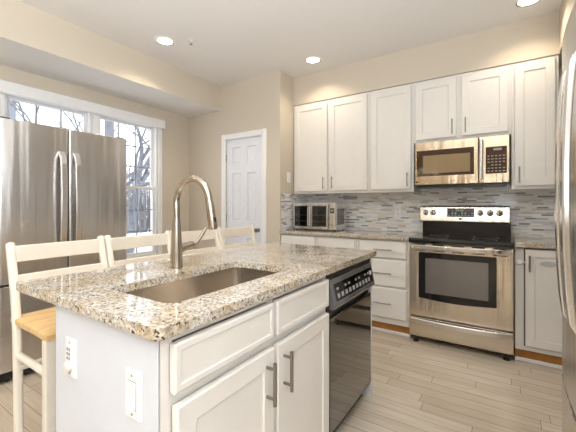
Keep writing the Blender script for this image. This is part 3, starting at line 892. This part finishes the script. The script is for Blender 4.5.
for s in (-1, 1):
    bm = bmesh.new()
    sweep(bm, [(-.150, s * hw, 0), (-.165, s * hw, .40), (-.175, s * hw, .62), (-.205, s * hw, .80), (-.255, s * hw, .985), (-.261, s * hw, 1.005), (-.266, s * hw, 1.020)], (0, 1, 0), .034, .036)
    obj('leg', bm, 'chair', st, .011, smooth=True, seg=3)
    bm = bmesh.new(); sweep(bm, [(.160, s * (hw - .003), 0), (.156, s * (hw - .003), .648)], (0, 1, 0), .04, .04); obj('leg', bm, 'chair', st, .006)
    for z in (.505, .12):
        bm = bmesh.new(); tube(bm, [(-.16, s * hw, z), (.156, s * (hw - .003), z)], .016, 12); obj('stretcher', bm, 'chair', st, smooth=True)
for x, z in ((.156, .20), (.156, .43), (-.156, .445)):
    bm = bmesh.new(); tube(bm, [(x, -hw, z), (x, hw, z)], .013, 12); obj('stretcher', bm, 'chair', st, smooth=True)
for z0, z1, x in ((.925, 1.004, -.249), (.79, .868, -.212)):
    bm = bmesh.new(); pts = [(x - .012 * math.sin(PI * i / 8), -hw + .012 + (2 * hw - .024) * i / 8, (z0 + z1) / 2) for i in range(9)]
    sweep(bm, pts, (0, 0, 1), z1 - z0, .018); obj('back_slat', bm, 'chair', st, .004, smooth=True)
labs = ['second cream bar stool counting from the near island corner', 'third cream bar stool, its back rail behind the faucet', 'last cream bar stool, standing at the pantry end of the island']
for y, lb in zip((1.266, 1.726, 2.186), labs):
    dup(st, (-1.72, y, 0), lb)

# ------------------------------------------------------------------ ceiling fixtures
def downlight(x, y, label):
    o = thing('recessed_light', label, 'ceiling light', (x, y, ZC), 0, 'recessed ceiling lights')
    bm = bmesh.new(); seg = 32
    rings = []
    for r, z in ((.098, 0), (.098, -.004), (.086, -.009), (.082, -.006)):
        rings.append([bm.verts.new((r * math.cos(2 * PI * k / seg), r * math.sin(2 * PI * k / seg), z)) for k in range(seg)])
    for p, q in zip(rings, rings[1:]):
        for k in range(seg): bm.faces.new((p[k], p[(k + 1) % seg], q[(k + 1) % seg], q[k]))
    obj('trim_ring', bm, 'ceil', o, smooth=True)
    bm = bmesh.new(); rings = []
    for r, z in ((.082, -.0060), (.072, -.0030)):
        rings.append([bm.verts.new((r * math.cos(2 * PI * k / seg), r * math.sin(2 * PI * k / seg), z)) for k in range(seg)])
    for k in range(seg): bm.faces.new((rings[0][k], rings[0][(k + 1) % seg], rings[1][(k + 1) % seg], rings[1][k]))
    obj('baffle', bm, 'bronze', o)
    bm = bmesh.new(); bm.faces.new([bm.verts.new((.073 * math.cos(2 * PI * k / seg), .073 * math.sin(2 * PI * k / seg), -.0030)) for k in range(seg)]); obj('lens', bm, 'lampglow', o)
    return o
for (x, y), lb in zip(DOWN, ('glowing recessed ceiling light near the sprinkler head', 'glowing recessed ceiling light in front of the corner wall cabinet', 'glowing recessed ceiling light above the range cut by the frame top')):
    downlight(x, y, lb)
sp = thing('sprinkler_head', 'small grey fire sprinkler head on the ceiling', 'sprinkler', (-2.425, 2.064, ZC))
bm = bmesh.new(); lathe(bm, [(.03, 0), (.03, -.003), (.012, -.006), (.009, -.018), (.004, -.019)], 18); obj('escutcheon', bm, 'ceil', sp, smooth=True)
bm = bmesh.new(); tube(bm, [(.008, 0, -.016), (.012, 0, -.03), (0, 0, -.042)], .0025, 6); tube(bm, [(-.008, 0, -.016), (-.012, 0, -.03), (0, 0, -.042)], .0025, 6); lathe(bm, [(.014, -.042), (.014, -.044)], 12); obj('deflector', bm, 'pull', sp)

# ------------------------------------------------------------------ outdoors
struct('ground', box(bmesh.new(), -70, XW - .16, -40, 50, -1.6, -1.5), 'snow')
rl = thing('deck_railing', 'snow covered deck railing outside the window', 'railing', (-6.0, 4.2, -1.5))
bm = bmesh.new(); box(bm, -.07, .07, -2.2, 2.2, 2.03, 2.08); obj('top_rail', bm, 'bark', rl)
bm = bmesh.new(); box(bm, -.09, .09, -2.2, 2.2, 2.08, 2.15); obj('snow_cap', bm, 'snow', rl, .02)
bm = bmesh.new(); box(bm, -.03, .03, -2.2, 2.2, 1.2, 1.26); obj('bottom_rail', bm, 'bark', rl)
for yy in (-2.1, -.7, .7, 2.1): bx('post', 'bark', rl, -.05, .05, yy - .05, yy + .05, 0, 2.03)

def tree_mesh(seed, trunk_len, trunk, lean=(0, 0), limb=1.6, depth=4, kids=2):
    rnd = random.Random(seed); bm = bmesh.new()
    def grow(p, d, L, r, lev):
        pts = [p]; n = 4
        for i in range(n):
            if lev: d = (d + Vector((rnd.uniform(-.25, .25), rnd.uniform(-.25, .25), rnd.uniform(-.12, .18)))).normalized()
            pts.append(pts[-1] + d * (L / n))
        tube(bm, pts, [r * (1 - .40 * i / n) for i in range(n + 1)], 6 if lev < 2 else 3, caps=lev < 1)
        if lev >= depth: return
        for k in range(kids + 3 if lev == 0 else rnd.choice((2, 3))):
            a = rnd.uniform(0, 2 * PI)
            side = Vector((math.cos(a), math.sin(a), rnd.uniform(-.1, .5)))
            nd = (d * rnd.uniform(.5, 1.0) + side * rnd.uniform(.6, 1.0)).normalized()
            at = pts[-1] if k < 2 else pts[rnd.choice((2, 3))]
            grow(at, nd, (limb if lev == 0 else L * rnd.uniform(.6, .85)), max(.011, r * (.5 if lev == 0 else .6)), lev + 1)
    grow(Vector((0, 0, 0)), Vector((lean[0], lean[1], 1)).normalized(), trunk_len, trunk, 0)
    return bm
TREES = [(-7.6, 4.0, 31, 5.2, .15, (0, .02), 1.1, 'bare tree with the thickest trunk seen through the window beside the refrigerator'),
         (-12.4, 7.4, 23, 4.5, .17, (.02, .11), 2.0, 'bare leaning tree with fine twigs close to the window casing'),
         (-10.6, 2.9, 35, 4.3, .14, (0, .04), 2.0, 'bare tree seen just above the doors of the refrigerator')]
for x, y, sd_, tl, tr, ln, lm, lb in TREES:
    o = obj('bare_tree', tree_mesh(sd_, tl, tr, ln, lm), 'bark'); o.location = (x, y, -1.5); tag(o, lb, 'tree', 'bare winter trees in the yard')
# far woods
bm = bmesh.new(); rnd = random.Random(5)
for i in range(420):
    y = rnd.uniform(0, 40); x = -24 - rnd.uniform(0, 12); h = rnd.uniform(3.5, 6.0)
    if rnd.random() < .5: x, y = -20 - rnd.uniform(0, 16), rnd.uniform(0, 34)
    tube(bm, [(x, y, -1.5), (x + rnd.uniform(-.3, .3), y + rnd.uniform(-.3, .3), -1.5 + h)], [.12, .03], 4)
    for k in range(6):
        z = -1.5 + h * rnd.uniform(.2, .95); a = rnd.uniform(0, 2 * PI); q = rnd.uniform(.5, 1.4)
        tube(bm, [(x, y, z), (x + q * math.cos(a), y + q * math.sin(a), z + q * .7)], [.05, .015], 3)
wd = obj('woods', bm, 'woods'); wd['kind'] = 'stuff'; tag(wd, 'band of leafless woods along the far side of the snowy yard', 'woods')
hs = thing('house', 'distant blue grey house seen through the window above the refrigerator', 'house', (-44, 12.7, -1.5))
bx('walls', 'siding', hs, -3, 3, -2.6, 0, 0, 13.2, bevel=0)
bm = bmesh.new(); prism(bm, [(-2.9, 13.2), (.3, 13.2), (-1.3, 13.8)], -3.2, 3.2, 'x'); obj('roof', bm, 'woods', hs)

# ------------------------------------------------------------------ dining lamp behind the camera, mirrored in the microwave door
ch = thing('chandelier', 'glowing candle bulb chandelier mirrored in the microwave door', 'chandelier', (-1.65, -2.3, 1.95))
bm = bmesh.new(); lathe(bm, [(.02, -.10), (.04, -.06), (.02, 0), (.03, .1), (.012, .16), (.006, .20), (.006, .785), (.05, .787), (.05, .79)], 16); obj('stem', bm, 'nickel', ch, smooth=True)
for k in range(8):
    a = 2 * PI * k / 8; c_, s_ = math.cos(a), math.sin(a)
    bm = bmesh.new(); tube(bm, [(.02 * c_, .02 * s_, -.03), (.14 * c_, .14 * s_, -.09), (.27 * c_, .27 * s_, -.05), (.31 * c_, .31 * s_, .03)], .007, 8); arm = obj('arm', bm, 'nickel', ch, smooth=True)
    bm = bmesh.new(); lathe(bm, [(.012, .03), (.011, .09), (.017, .11), (.014, .135), (.003, .165)], 12, 'z', (.31 * c_, .31 * s_, 0)); obj('bulb', bm, 'bulbglow', arm, smooth=True)
